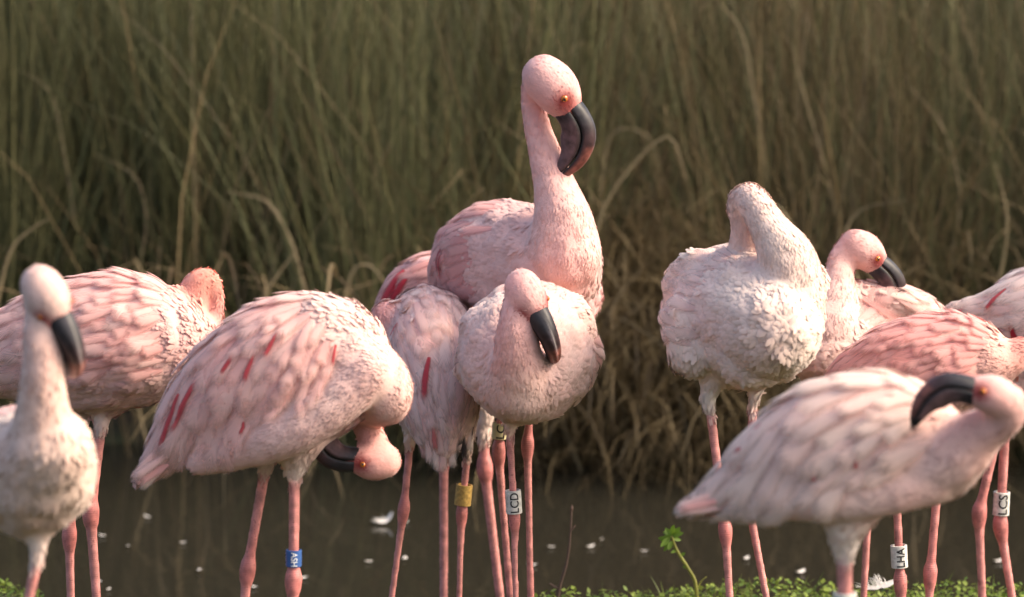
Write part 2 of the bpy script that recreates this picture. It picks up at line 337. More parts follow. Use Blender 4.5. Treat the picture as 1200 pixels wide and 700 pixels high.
# ------------------------------------------------------------------ the flamingos
def ico(sub):
    bm = bmesh.new(); bmesh.ops.create_icosphere(bm, subdivisions=sub, radius=1)
    v = np.array([x.co[:] for x in bm.verts]); f = np.array([[y.index for y in x.verts] for x in bm.faces]); bm.free(); return v, f
ICO = ico(2)
VOX = .0036
def feather_mesh(name, shape, curl, nx=6, ny=4):
    v, f, uv = [], [], []
    for i in range(nx+1):
        t = i/nx
        if shape == 'covert': hw = .5*(math.sin(math.pi*min(1, t*.62+.08))**.8)*(1 if t < .8 else math.sqrt(max(0, 1-((t-.8)/.2)**2))*.999+.001)
        else: hw = .5*min(1, .45+t*1.2)*(1 if t < .86 else math.sqrt(max(0, 1-((t-.86)/.14)**2))*.97+.03)
        for j in range(ny+1):
            s = j/ny*2-1
            v.append((t + (.05*(1-s*s) if t > .5 else 0), s*hw, .045*(1-s*s)*hw*2 - curl*t*t)); uv.append((t, j/ny))
    for i in range(nx):
        for j in range(ny):
            a = i*(ny+1)+j; f.append((a, a+ny+1, a+ny+2, a+1))
    me = bpy.data.meshes.new(name); me.from_pydata(v, [], f); me.update(); me.shade_smooth()
    ul = me.uv_layers.new(name='UVMap')
    for l in me.loops: ul.data[l.index].uv = uv[l.vertex_index]
    me.materials.append(M['feather']); return me
FEATH = {'covert': [feather_mesh('covert_feather', 'covert', c) for c in (.06, .10, .03)],
         'flight': [feather_mesh('flight_feather', 'flight', c) for c in (.05, .10, .02)]}

def bill_parts(root, org, fwd, up, s, pal, es):
    fwd = fwd.normalized(); up = (up - fwd*up.dot(fwd)).normalized(); lat = up.cross(fwd)
    path = catmull([(16, -2.5), (40, -4), (57, -11), (68, -27), (71.5, -46), (71, -64)], 22)
    hh = catmull([[14.5], [15.5], [15.8], [13.5], [9], [2]], 22)[:, 0]
    hw = catmull([[15], [13.5], [11], [9], [6.5], [2.2]], 22)[:, 0]
    tg = np.gradient(path, axis=0); tg /= np.linalg.norm(tg, axis=1)[:, None]; nm = np.stack([-tg[:, 1], tg[:, 0]], 1)
    def emit(name, lo, hi, colf, wmul, cut):
        V, F, K = [], [], []
        ring = 14; n = 22-cut
        for i in range(n):
            a0 = math.asin(lo) if lo > -1 else -math.pi/2; a1 = math.asin(hi) if hi < 1 else math.pi/2
            for k in range(ring):
                h2 = ring//2
                a = a0 + (a1-a0)*(k/(h2-1)) if k < h2 else a1 + (a0-a1)*((k-h2)/(h2-1))
                sv, cv = math.sin(a), abs(math.cos(a))**.8*(1 if k < h2 else -1)
                p = path[i] + nm[i]*hh[i]*sv*(1 + (.30*math.sin(math.pi*min(1, max(0, (i/21-.12)/.75)))**2 if sv < 0 else 0))
                V.append(org + (fwd*p[0] + up*p[1] + lat*(hw[i]*wmul*cv))*s); K.append(colf(i/21, sv, cv))
        for i in range(n-1):
            for k in range(ring): F.append((i*ring+k, i*ring+(k+1) % ring, (i+1)*ring+(k+1) % ring, (i+1)*ring+k))
        F.append(tuple(range(ring))[::-1]); F.append(tuple(range((n-1)*ring, n*ring)))
        o = mesh_obj(name, V, F, M['bill'], root); set_col(o.data, np.array(K)); return o
    dark, mar, pale, blk = np.array([.022, .020, .024]), np.array([.085, .035, .036]), np.array([.16, .125, .13]), np.array([.008, .008, .009])
    def cu(t, sv, cv):
        c = dark*(1-.6*sm((t-.25)/.3)) + mar*.6*sm((t-.25)/.3)
        if t > .8: c = c*(1-sm((t-.8)/.1)) + blk*sm((t-.8)/.1)
        if sv < .3: c = blk
        if sv > .6 and .5 < t < .84: c = c*.5 + np.array([.30, .10, .07])*.5
        return c
    def cl(t, sv, cv):
        c = dark*(1-sm((t-.1)/.25)) + (mar*.7+pale*.3)*sm((t-.1)/.25)
        if t > .82: c = blk
        if sv > .05: c = blk
        return c
    emit('upper_bill', .20, 1.0, cu, 1.0, 0); emit('lower_bill', -1.0, .12, cl, 1.0, 1)
    ey = ico(2)[0]; fcs = [tuple(x) for x in ICO[1]]
    for sg in (1, -1):
        c = org + (fwd*18.5 + up*4 + lat*sg*17.0)*es
        out = (lat*sg + fwd*.25).normalized()
        o = mesh_obj('eye', [Vector(c) + Vector(v)*3.7*es for v in ey], fcs, M['eye'], root)
        K = [np.array([.01, .01, .01]) if Vector(v).dot(out) > .86 else np.array([.55, .17, .02]) if Vector(v).dot(out) > .35 else np.array([.25, .03, .03]) for v in ey]
        set_col(o.data, np.array(K))

def text_mesh(txt):
    cu = bpy.data.curves.new('txt', 'FONT'); cu.body = txt; cu.size = 1; cu.align_x = 'CENTER'; cu.align_y = 'CENTER'; cu.resolution_u = 3
    cu.offset = .018
    o = bpy.data.objects.new('txt', cu); C.objects.link(o)
    dg = bpy.context.evaluated_depsgraph_get(); me = bpy.data.meshes.new_from_object(o.evaluated_get(dg))
    bm = bmesh.new(); bm.from_mesh(me); bmesh.ops.triangulate(bm, faces=bm.faces); bmesh.ops.subdivide_edges(bm, edges=[e for e in bm.edges if e.calc_length() > .25], cuts=2)
    bm.to_mesh(me); bm.free()
    bpy.data.objects.remove(o); bpy.data.curves.remove(cu); return me
def leg_band(root, org, p, axis, r, h, mat, txt, ink, down=False):
    axis = axis.normalized(); tow = (Vector((0, -1, 0)) - axis*axis.dot(Vector((0, -1, 0)))).normalized(); rt = axis.cross(tow)*-1
    if rt.x < 0: rt = -rt
    V, F = [], []; n = 28
    prof = [(r*.93, -h/2), (r, -h/2+.0004), (r, h/2-.0004), (r*.93, h/2), (r*.82, h/2), (r*.82, -h/2)]
    for i in range(n):
        a = 2*math.pi*i/n
        for (rr, z) in prof: V.append(p + axis*z + (tow*math.cos(a) + rt*math.sin(a))*rr)
    k = len(prof)
    for i in range(n):
        for j in range(k): F.append((i*k+j, ((i+1) % n)*k+j, ((i+1) % n)*k+(j+1) % k, i*k+(j+1) % k))
    bo = mesh_obj('leg_band', [v-org for v in V], F, mat, root, smooth=False)
    if txt:
        me = text_mesh(txt); co = np.array([v.co[:] for v in me.vertices]); fs = [tuple(q.vertices) for q in me.polygons]
        co = co - (co.max(0)+co.min(0))/2
        span = co[:, 0].max()-co[:, 0].min(); fit = h*.86/span; hgt = (co[:, 1].max()-co[:, 1].min())
        fy = min(fit*1.1, 1.15*r/hgt)
        VV, FF = [], []
        for rot in (0.12, 2.2, -1.95):
            b0 = len(VV)
            for (u, v, _) in co:
                a = rot + (v if down else -v)*fy/r; z = (-u if down else u)*fit
                VV.append(p - org + axis*z + (tow*math.cos(a) + rt*math.sin(a))*(r+.0005))
            FF += [tuple(b0+i for i in f) for f in fs]
        mesh_obj('lettering', VV, FF, ink, bo, smooth=False)

def bird(sp):
    Yb = sp['Y']; s = Yb/FPX*1.004
    def pt(x, y, dz=0): return W(x, y, Yb + dz*s)
    prims = dict(c=[], r=[], lab=[], fl=[], col=[])
    def put(P, rad, fd, lab, cols, rev=False, stepk=.22):
        "P world points (k,3), rad, depth factor, colours per control point -> dense ellipsoids"
        A = np.hstack([np.array(P), np.array(rad)[:, None], np.array(fd)[:, None], np.array(cols)])
        n0 = catmull(A, 60); ln = np.linalg.norm(np.diff(n0[:, :3], axis=0), axis=1).sum()
        n = max(4, int(ln/(max(.004, stepk*np.median(n0[:, 3]))))); n = min(n, 110)
        dn = catmull(A, 600); cl_ = np.concatenate([[0], np.cumsum(np.linalg.norm(np.diff(dn[:, :3], axis=0), axis=1))])
        u_ = np.linspace(0, cl_[-1], n); Q = np.stack([np.interp(u_, cl_, dn[:, k]) for k in range(dn.shape[1])], 1); T = np.gradient(Q[:, :3], axis=0); T /= np.linalg.norm(T, axis=1)[:, None] + 1e-9
        prims['c'] += list(Q[:, :3]); prims['r'] += [(q[3], q[3]*q[4], q[3]) for q in Q]; prims['lab'] += [lab]*n
        prims['fl'] += list(-T if rev else T); prims['col'] += list(np.clip(Q[:, 5:8], 0, 1)); return Q
    pal = sp['pal']
    def cc(k): return pal[k] if isinstance(k, str) else np.asarray(k)
    tr = sp['trunk']; fdz = sp.get('fd', .86)
    TQ = put([pt(*q[:3]) for q in tr], [q[3]*s for q in tr], [q[4] if len(q) > 4 else fdz for q in tr], 0, [cc('body')]*len(tr))
    axis_pts = catmull([pt(*q[:3]) for q in tr], 80)
    for ext in sp.get('lumps', []):
        put([pt(*q[:3]) for q in ext], [q[3]*s for q in ext], [q[4] if len(q) > 4 else .9 for q in ext], 0, [cc('body')]*len(ext))
    for ext in sp.get('flank', []):
        put([pt(*q[:3]) for q in ext], [q[3]*s for q in ext], [.8]*len(ext), 1, [cc('body')]*len(ext))
    nk = sp.get('neck', [])
    if nk:
        k = len(nk); cols = [cc('body')*(1-t)+cc('neck')*t if t < .4 else cc('neck')*(1-(t-.4)/.6)+cc('head')*((t-.4)/.6) for t in [min(1, max(0, i/(k-1)*1.15)) for i in range(k)]]
        put([pt(*q[:3]) for q in nk], [q[3]*s for q in nk], [1.0]*k, 1, cols, rev=True, stepk=.18)
    hd = sp.get('head')
    if hd:
        hx, hy, hz, hs = hd['at']; org = pt(hx, hy, hz); hs = hs*s
        tov = lambda v: Vector((v[0], v[2], v[1]))
        fwd = tov(hd['fwd']).normalized(); up = tov(hd['up']); up = (up-fwd*up.dot(fwd)).normalized()
        face = cc('face') if 'face' in pal else cc('head')
        put([org - fwd*9*hs + up*0*hs, org + fwd*4*hs + up*1*hs, org+fwd*16*hs - up*.5*hs, org+fwd*26*hs - up*2.5*hs], [22*hs, 23.5*hs, 20*hs, 14.5*hs], [1]*4, 2, [cc('head'), cc('head'), cc('head'), face], rev=True)
    feet = []; bands = []
    for lg in sp['legs']:
        dz = lg.get('dz', 0); Yl = Yb + dz*s
        top = W(*lg['top'], Yl); b700 = W(lg['x700'], 700, Yl); lr = lg.get('r', 6.2)*s
        if lg.get('joint'):
            jt = W(*lg['joint'], Yl); d = (b700-jt).normalized()
        else:
            d = (b700-top).normalized(); jt = top + d*((top.z-.29)/-d.z)
        g = gz((jt+d*.3).x, (jt+d*.3).y); foot = jt + d*((jt.z-g-.012)/-d.z)
        lc = cc('leg'); lc2 = lc*np.array([.86, .72, .72])
        th = lg.get('thigh')
        d1 = (jt-top).normalized(); tl = (jt-top).length
        P = [top - d1*.03, top, top+d1*tl*.5, jt - d1*.024, jt - d1*.005, jt + d*.012, jt + d*.032, jt+d*((foot-jt).length*.55), foot]
        put(P, [lr*1.05, lr*1.05, lr*.98, lr*1.02, lr*1.52, lr*1.38, lr*.98, lr*.86, lr*.95], [1]*9, 4, [lc, lc, lc, lc2, lc2, lc2, lc, lc, lc2], stepk=.5)
        for a in (-.5, 0, .5):
            tip = foot + Vector((math.sin(a)*.085, -math.cos(a)*.085, 0)); tip.z = gz(tip.x, tip.y)+.006
            put([foot, (foot+tip)/2 + Vector((0, 0, .003)), tip], [lr*.9, lr*.65, lr*.45], [1]*3, 4, [lc2]*3, stepk=.6)
        if th:
            put([W(th[0], th[1], Yl), W(th[2], th[3], Yl), top + d1*.004], [th[4]*s, th[5]*s, lr*1.35], [.9, .95, 1], 3, [cc('body'), cc('thigh'), cc('thigh')])
        feet.append(foot)
        if lg.get('band'): bands.append((lg['band'], Yl, d1, top))
    # second, tucked leg needs nothing: it is hidden in the belly feathers
    base = sum(feet, Vector())/len(feet); base.z = gz(base.x, base.y)
    root = bpy.data.objects.new('flamingo', None); root.empty_display_size = .1; link(root); root.location = base
    tag(root, sp['label'], 'flamingo', 'flamingos gathered on the pond bank')
    c = np.array(prims['c']); r = np.array(prims['r']); lab = np.array(prims['lab']); fl = np.array(prims['fl']); pc = np.array(prims['col'])
    # union of the forms -> one continuous skin
    iv, jf = ICO; nv = len(iv)
    V = (c[:, None, :] + iv[None]*r[:, None, :]).reshape(-1, 3) - np.array(base)
    F = (jf[None] + (np.arange(len(c))*nv)[:, None, None]).reshape(-1, 3)
    me = bpy.data.meshes.new('tmp'); me.vertices.add(len(V)); me.vertices.foreach_set('co', V.astype(np.float32).ravel())
    me.loops.add(F.size); me.loops.foreach_set('vertex_index', F.astype(np.int32).ravel()); me.polygons.add(len(F))
    me.polygons.foreach_set('loop_start', np.arange(0, F.size, 3, dtype=np.int32)); me.polygons.foreach_set('loop_total', np.full(len(F), 3, np.int32)); me.update()
    tmp = bpy.data.objects.new('tmp', me); C.objects.link(tmp)
    md = tmp.modifiers.new('r', 'REMESH'); md.mode = 'VOXEL'; md.voxel_size = VOX
    dg = bpy.context.evaluated_depsgraph_get(); bme = bpy.data.meshes.new_from_object(tmp.evaluated_get(dg))
    bpy.data.objects.remove(tmp); bpy.data.meshes.remove(me)
    n = len(bme.vertices); co = np.empty(n*3, np.float32); bme.vertices.foreach_get('co', co); co = co.reshape(-1, 3).astype(float)
    cb = c - np.array(base)
    best = np.full(n, 9.); lb = np.zeros(n, int); acc = np.zeros((n, 6)); ws = np.zeros(n)
    rmin = r.min(1)
    dist = np.empty((n, len(c)), np.float32)
    for i in range(len(c)): dist[:, i] = (np.linalg.norm((co-cb[i])/r[i], axis=1)-1)*rmin[i]
    am = dist.argmin(1); lb = lab[am]; dm = dist.min(1)
    kk = np.where(np.isin(lb, (3, 4)), .0025, .009)[:, None]
    wt = np.exp(-(dist-dm[:, None])/kk); wt /= wt.sum(1)[:, None]
    vcol = wt@pc; vfl = wt@fl
    isleg = (lb == 4)
    if hd:
        ol = np.array(org-base); fw_, up_ = np.array(fwd), np.array(up); la_ = np.cross(up_, fw_)
        skin = np.array(sp.get('skin', (.26, .03, .028)))
        for sg in (1, -1):
            ec = ol + (fw_*23 + up_*2.5 + la_*sg*18)*hs; k_ = np.exp(-(np.linalg.norm(co-ec, axis=1)/(12.5*hs))**3)[:, None]*.97*(lb == 2)[:, None]; vcol = vcol*(1-k_) + skin*k_
        k_ = sm((((co-ol)@fw_)/hs-25)/9)[:, None]*.55*(lb == 2)[:, None]; vcol = vcol*(1-k_) + skin*1.3*k_
    e = np.empty(len(bme.edges)*2, np.int32); bme.edges.foreach_get('vertices', e); e = e.reshape(-1, 2)
    deg = np.bincount(e.ravel(), minlength=n)[:, None].astype(float)
    for it in range(14):
        nb = np.zeros((n, 3))
        for ax in range(3):
            nb[:, ax] = np.bincount(e[:, 0], co[e[:, 1], ax], n) + np.bincount(e[:, 1], co[e[:, 0], ax], n)
        f_ = np.where(isleg, .5 if it < 3 else 0, .6)[:, None]
        co = co*(1-f_) + nb/np.maximum(deg, 1)*f_
    bme.vertices.foreach_set('co', co.astype(np.float32).ravel()); bme.update()
    nr = np.empty(n*3, np.float32); bme.vertices.foreach_get('normal', nr); nr = nr.reshape(-1, 3).astype(float)
    ruf = sp.get('ruffle', 1.)
    amp = np.where(lb == 0, .0026, np.where(lb == 1, .0010, np.where(lb == 3, .002, np.where(lb == 2, .0007, 0))))*ruf
    sd0 = random.random()*50
    nz = np.array([noise.noise(Vector((p[0]*38+sd0, p[1]*38, p[2]*38))) + .25*noise.noise(Vector((p[0]*90+sd0, p[1]*90, p[2]*90))) for p in co])
    co = co + nr*(amp*nz)[:, None]
    bme.vertices.foreach_set('co', co.astype(np.float32).ravel()); bme.update(); bme.vertices.foreach_get('normal', nr_ := np.empty(n*3, np.float32)); nr = nr_.reshape(-1, 3).astype(float)
    # large pigment patches
    pz = np.array([noise.noise(Vector((p[0]*14+sd0, p[1]*14, p[2]*14))) for p in co])
    vcol = vcol*(1 + np.array([.02, .10, .09])[None]*pz[:, None]*np.where(isleg, 0, 1)[:, None])
    bme.name = 'body'; set_col(bme, vcol); bme.materials.clear(); bme.materials.append(M['plumage']); bme.materials.append(M['leg']); bme.shade_smooth()
    nf = len(bme.polygons); lt = np.array([p.vertices[0] for p in bme.polygons]); bme.polygons.foreach_set('material_index', isleg[lt].astype(np.int32))
    body = bpy.data.objects.new('body', bme); link(body, root)
    if hd: bill_parts(root, org-base, fwd, up, hs*hd.get('bs', 1), pal, hs)
    for (bd, Yl, ax, tp_) in bands:
        tz = W(bd['at'][0], bd['at'][1], Yl); leg_band(root, base, tp_ + ax*((tp_.z-tz.z)/-ax.z), ax*(-1), bd.get('r', 9.5)*s, bd['h']*s, M[bd['mat']], bd.get('txt'), M[bd.get('ink', 'ink')], bd.get('down', False))
    # ---- feathers
    polys = [tuple(p.vertices) for p in bme.polygons]
    bvh = BVHTree.FromPolygons([Vector(p) for p in co], polys)
    ft = sp.get('feathers', {}); fcol = ft.get('col', [pal['wing']]); droop = ft.get('droop', .5)
    ax_ = axis_pts - np.array(base); seg = np.diff(ax_, axis=0); cum = np.concatenate([[0], np.cumsum(np.linalg.norm(seg, axis=1))]); TL = cum[-1]
    dorsal = Vector(ft.get('dorsal', (0, 0, 1)))
    cands = []
    s0, s1 = ft.get('range', (.22, 1.0)); pos = s0*TL; row = 0
    while pos < s1*TL:
        f = pos/TL
        if f < .62: L, Wd, kind = .042+.063*min(1, f/.5), .020+.015*min(1, f/.5), 'covert'
        elif f < .84: L, Wd, kind = .115, .026, 'flight'
        else: L, Wd, kind = .115, .020, 'flight'
        L *= ft.get('size', 1); Wd *= ft.get('size', 1); L = min(L, max(.045, TL-pos+.022))
        a = np.array([np.interp(pos, cum, ax_[:, k]) for k in range(3)]); b_ = np.array([np.interp(min(pos+.02, TL), cum, ax_[:, k]) for k in range(3)]) - np.array([np.interp(max(pos-.02, 0), cum, ax_[:, k]) for k in range(3)])
        tan = Vector(b_).normalized(); dd = (dorsal-tan*dorsal.dot(tan)).normalized(); ll = tan.cross(dd)
        rr = np.interp(pos/TL, np.linspace(0, 1, len(TQ)), TQ[:, 3])
        nth = max(5, int(2*R(ft.get('arc', 112))*rr/(Wd*.62)))
        for j in range(nth+1):
            th = R(ft.get('arc', 112))*((j + (row % 2)*.5)/nth*2-1) + random.gauss(0, .05)
            dr = dd*math.cos(th) + ll*math.sin(th)
            pp = Vector(a) + tan*random.gauss(0, L*.13)
            h = bvh.ray_cast(pp + dr*.35, -dr, .35)
            if h[0] is None: continue
            vi = polys[h[2]][0]
            if lb[vi] != 0: continue
            if (h[0]-pp).length > rr*1.5+.02: continue
            cands.append((h[0], h[1], tan, dd, th, L*random.uniform(.8, 1.25), Wd*random.uniform(.75, 1.3), kind, f))
        pos += L*.30; row += 1
    def lay(mt, me_, p, L, puff=1., h0=-.0012, loose=True):
        "drape a feather over the body: root tucked in, tip slightly proud"
        out = []
        for v in me_.vertices:
            t, q = v.co.x, v.co.y; f = mt@Vector((t, q, 0)); h = bvh.find_nearest(f)
            hp = h[0] + h[1]*(h0 + (.0058*t + .0012*(1-min(1, abs(q)*2)**2))*puff)
            k = sm(((f-h[0]).length-.032)/.04) if loose else 0; out.append(hp.lerp(f, float(k)))
        return out
    vis = [q for q in cands]
    camv = (Vector((0, 0, CAM_H))-base).normalized()
    vis.sort(key=lambda q: -(q[5]*q[6]*max(.02, q[1].dot(camv)+.25)))
    keep, rest = vis[:ft.get('max', 285)], vis[ft.get('max', 285):]
    restV, restF, restC = [], [], []
    for qi, (p, nn, tan, dd, th, L, Wd, kind, f) in enumerate(keep+rest):
        flow = tan - nn*tan.dot(nn)
        circ = -(dd - nn*dd.dot(nn))
        flow = (flow.normalized() + circ*droop*min(1, 1.3*abs(math.sin(th)))*(1 if f < .55 else max(.1, 1-(f-.55)*3))).normalized()
        flow = (flow + nn.cross(flow)*(random.gauss(0, .10) + .22*noise.noise(p*16))).normalized()
        zax = (nn + nn.cross(flow)*random.gauss(0, .10)).normalized()
        lift = ft.get('lift', .055)*random.uniform(.6, 1.4)
        xax = (flow + nn*lift).normalized(); yax = zax.cross(xax).normalized(); zax = xax.cross(yax)
        mt = Matrix((xax*L, yax*Wd, zax*L)).transposed().to_4x4(); mt.translation = p - nn*.0015 - xax*L*.15
        c_ = np.array(fcol[0])
        if len(fcol) > 1: t = min(1, max(0, random.gauss(.4 if f < .5 else .2, .16))); c_ = c_*(1-t)+np.array(fcol[1])*t
        c_ = c_*random.uniform(.96, 1.03)
        me_ = FEATH[kind][qi % 3]; vs_ = lay(mt, me_, p, L, ft.get('puff', 1.)*random.uniform(.75, 1.25), loose=f > .85)
        if qi < len(keep):
            m2 = me_.copy(); m2.name = 'feather'; m2.vertices.foreach_set('co', np.array([v-p for v in vs_], np.float32).ravel()); m2.update()
            o = bpy.data.objects.new('feather', m2); link(o, root); o.location = p; o.color = (*c_, 1)
        else:
            b0 = len(restV); restV += vs_; restF += [tuple(b0+i for i in q.vertices) for q in me_.polygons]; restC += [c_]*len(me_.vertices)
    if restV:
        o = mesh_obj('far_side_feathers', restV, restF, M['down'], root); set_col(o.data, np.array(restC)); o['kind'] = 'stuff'
    # ---- red and special feathers laid on by hand
    org_l = Vector((0, 0, CAM_H)) - base
    for (x, y, dx, dy, Lp, Wp, colr) in sp.get('accents', []):
        dirv = (pt(x, y, 0)-base-org_l).normalized(); h = bvh.ray_cast(org_l, dirv, 20)
        if h[0] is None: continue
        p, nn = h[0], h[1]; flow = Vector((dx, 0, -dy)); flow = (flow-nn*flow.dot(nn)).normalized()
        xax = (flow + nn*.06).normalized(); yax = nn.cross(xax).normalized(); zax = xax.cross(yax); L, Wd = Lp*s, Wp*s
        mt = Matrix((xax*L, yax*Wd, zax*L*.6)).transposed().to_4x4(); mt.translation = p
        m2 = FEATH['flight'][0].copy(); m2.name = 'feather'; m2.vertices.foreach_set('co', np.array([v-p for v in lay(mt, FEATH['flight'][0], p, L, .7, .0010 + .0022*ft.get('puff', 1.), False)], np.float32).ravel()); m2.update()
        o = bpy.data.objects.new('feather', m2); link(o, root); o.location = p; o.color = (*colr, 1)
    for (x, y, dx, dy, Lp, Wp, colr, lo_) in sp.get('free', []):
        dirv = (pt(x, y, 0)-base-org_l).normalized(); h = bvh.ray_cast(org_l, dirv, 20)
        if h[0] is None: continue
        p = h[0] - h[1]*.002; xax = Vector((dx, -lo_, -dy)).normalized(); zr = Vector((0, -1, .25)); yax = zr.cross(xax).normalized(); zax = xax.cross(yax); L, Wd = Lp*s, Wp*s
        mt = Matrix((xax*L, yax*Wd, zax*L)).transposed().to_4x4(); mt.translation = p
        o = bpy.data.objects.new('feather', FEATH['flight'][len(o.name) % 3]); link(o, root); o.matrix_local = mt; o.color = (*colr, 1)
    kd = KDTree(max(1, len(cands)))
    for i_, q in enumerate(cands): kd.insert(q[0] + q[2]*q[5]*.3, i_)
    kd.balance()
    # ---- the small soft plumage of head, neck, breast and belly
    q = np.empty(nf*4, np.int32)
    tri = np.array([p[:3] for p in polys]); fa = np.empty(nf, np.float32); bme.polygons.foreach_get('area', fa)
    fl_lab = lb[tri[:, 0]]; dens = np.choose(fl_lab, [1/(.0039**2), 1/(.0030**2), 1/(.0026**2), 1/(.0034**2), 0])*sp.get('density', 1)
    num = fa*dens; cnt = (num + rng.random(nf)).astype(int); idx = np.repeat(np.arange(nf), cnt); N = len(idx)
    u = rng.random((N, 2)); u = np.where(u.sum(1, keepdims=True) > 1, 1-u, u)
    A, B, Cc = co[tri[idx, 0]], co[tri[idx, 1]], co[tri[idx, 2]]
    quad = np.array([p[3] if len(p) > 3 else p[2] for p in polys]); alt = rng.random(N) < .5; B = np.where(alt[:, None], co[quad[idx]], B)
    P = A + (B-A)*u[:, :1] + (Cc-A)*u[:, 1:]
    wingd = np.array([kd.find(Vector(p))[2] if l == 0 and cands else 1. for p, l in zip(P, fl_lab[idx])])
    kp = (wingd > .020) | (rng.random(N) < .04); P = P[kp]; idx = idx[kp]; N = len(idx)
    Nn = nr[tri[idx, 0]]; Fl = vfl[tri[idx, 0]] + rng.normal(0, .22, (N, 3)); lbs = fl_lab[idx]
    Fl -= Nn*(Fl*Nn).sum(1, keepdims=True); Fl /= np.linalg.norm(Fl, axis=1, keepdims=True)+1e-9
    Sd = np.cross(Nn, Fl)
    Ln = np.choose(lbs, [.015, .0095, .0062, .013, 0])*rng.uniform(.7, 1.3, N); Wd = Ln*np.choose(lbs, [.46, .32, .28, .34, 0])
    lift = np.choose(lbs, [.065, .085, .115, .10, 0])*ruf*rng.uniform(.0, 1.8, N) + np.where(rng.random(N) < .05, rng.uniform(0, .30, N), 0)
    D = Fl + Nn*lift[:, None]; D /= np.linalg.norm(D, axis=1, keepdims=True)
    P0 = P - Nn*.0006
    Ln, Wd = Ln[:, None], Wd[:, None]
    vs = np.stack([P0, P0 + D*Ln*.5 + Sd*Wd*.5, P0 + D*Ln*.94 + Sd*Wd*.19, P0 + D*Ln*.94 - Sd*Wd*.19, P0 + D*Ln*.5 - Sd*Wd*.5], 1)
    vs[:, 2:4] -= (Nn*lift[:, None]*Ln*.25)[:, None]
    tl_ = np.choose(lbs, [.05, .05, .06, .07, 0])[:, None]
    tilt = Nn + Sd*rng.normal(0, 1, (N, 1))*tl_ + Fl*rng.normal(.02, .05, (N, 1)); tilt /= np.linalg.norm(tilt, axis=1, keepdims=True)
    ns_ = np.stack([tilt, tilt + Sd*.25, tilt + Sd*.1 + Fl*.18, tilt - Sd*.1 + Fl*.18, tilt - Sd*.25], 1); ns_ /= np.linalg.norm(ns_, axis=2, keepdims=True)
    cv = vcol[tri[idx, 0]]*rng.uniform(.965, 1.03, (N, 1)); cv = np.repeat(cv[:, None], 5, 1); cv[:, 0] *= np.array([1., .97, .965]); cv[:, 2:4] *= np.array([1.03, 1.04, 1.04])
    b0 = (np.arange(N)*5)[:, None]
    F = np.concatenate([b0+np.array([[0, 4, 1]]), b0+np.array([[1, 3, 2]]), b0+np.array([[1, 4, 3]])], 1).reshape(-1, 3)
    me = bpy.data.meshes.new('plumage'); me.vertices.add(N*5); me.vertices.foreach_set('co', vs.astype(np.float32).ravel())
    me.loops.add(F.size); me.loops.foreach_set('vertex_index', F.astype(np.int32).ravel()); me.polygons.add(len(F))
    me.polygons.foreach_set('loop_start', np.arange(0, F.size, 3, dtype=np.int32)); me.polygons.foreach_set('loop_total', np.full(len(F), 3, np.int32)); me.update()
    me.shade_smooth(); me.normals_split_custom_set_from_vertices(ns_.reshape(-1, 3).astype(np.float32))
    set_col(me, np.clip(cv.reshape(-1, 3), 0, 1)); me.materials.append(M['down'])
    o = bpy.data.objects.new('plumage', me); link(o, root); o['kind'] = 'stuff'
    print('bird', sp['id'], 'verts', n, 'cands', len(cands), 'down', N)
    return root

PINK = np.array([.77, .43, .40]); PALE = np.array([.81, .56, .52]); CREAM = np.array([.80, .65, .58]); ROSE = np.array([.74, .34, .32])
CORAL = np.array([.72, .27, .20]); RED = (.52, .07, .085); CRIM = (.33, .012, .03); WHITE = (.80, .70, .65)
LEG = np.array([.60, .24, .22])
def P_(body, neck, head, wing, thigh=CREAM, leg=LEG, face=None):
    d = dict(body=np.array(body)*(.97, .93, .92), neck=np.array(neck)*(.97, .89, .88), head=np.array(head)*(.97, .88, .87), wing=np.array(wing), thigh=np.array(thigh), leg=np.array(leg))
    d['face'] = np.array(face) if face is not None else d['head']; return d

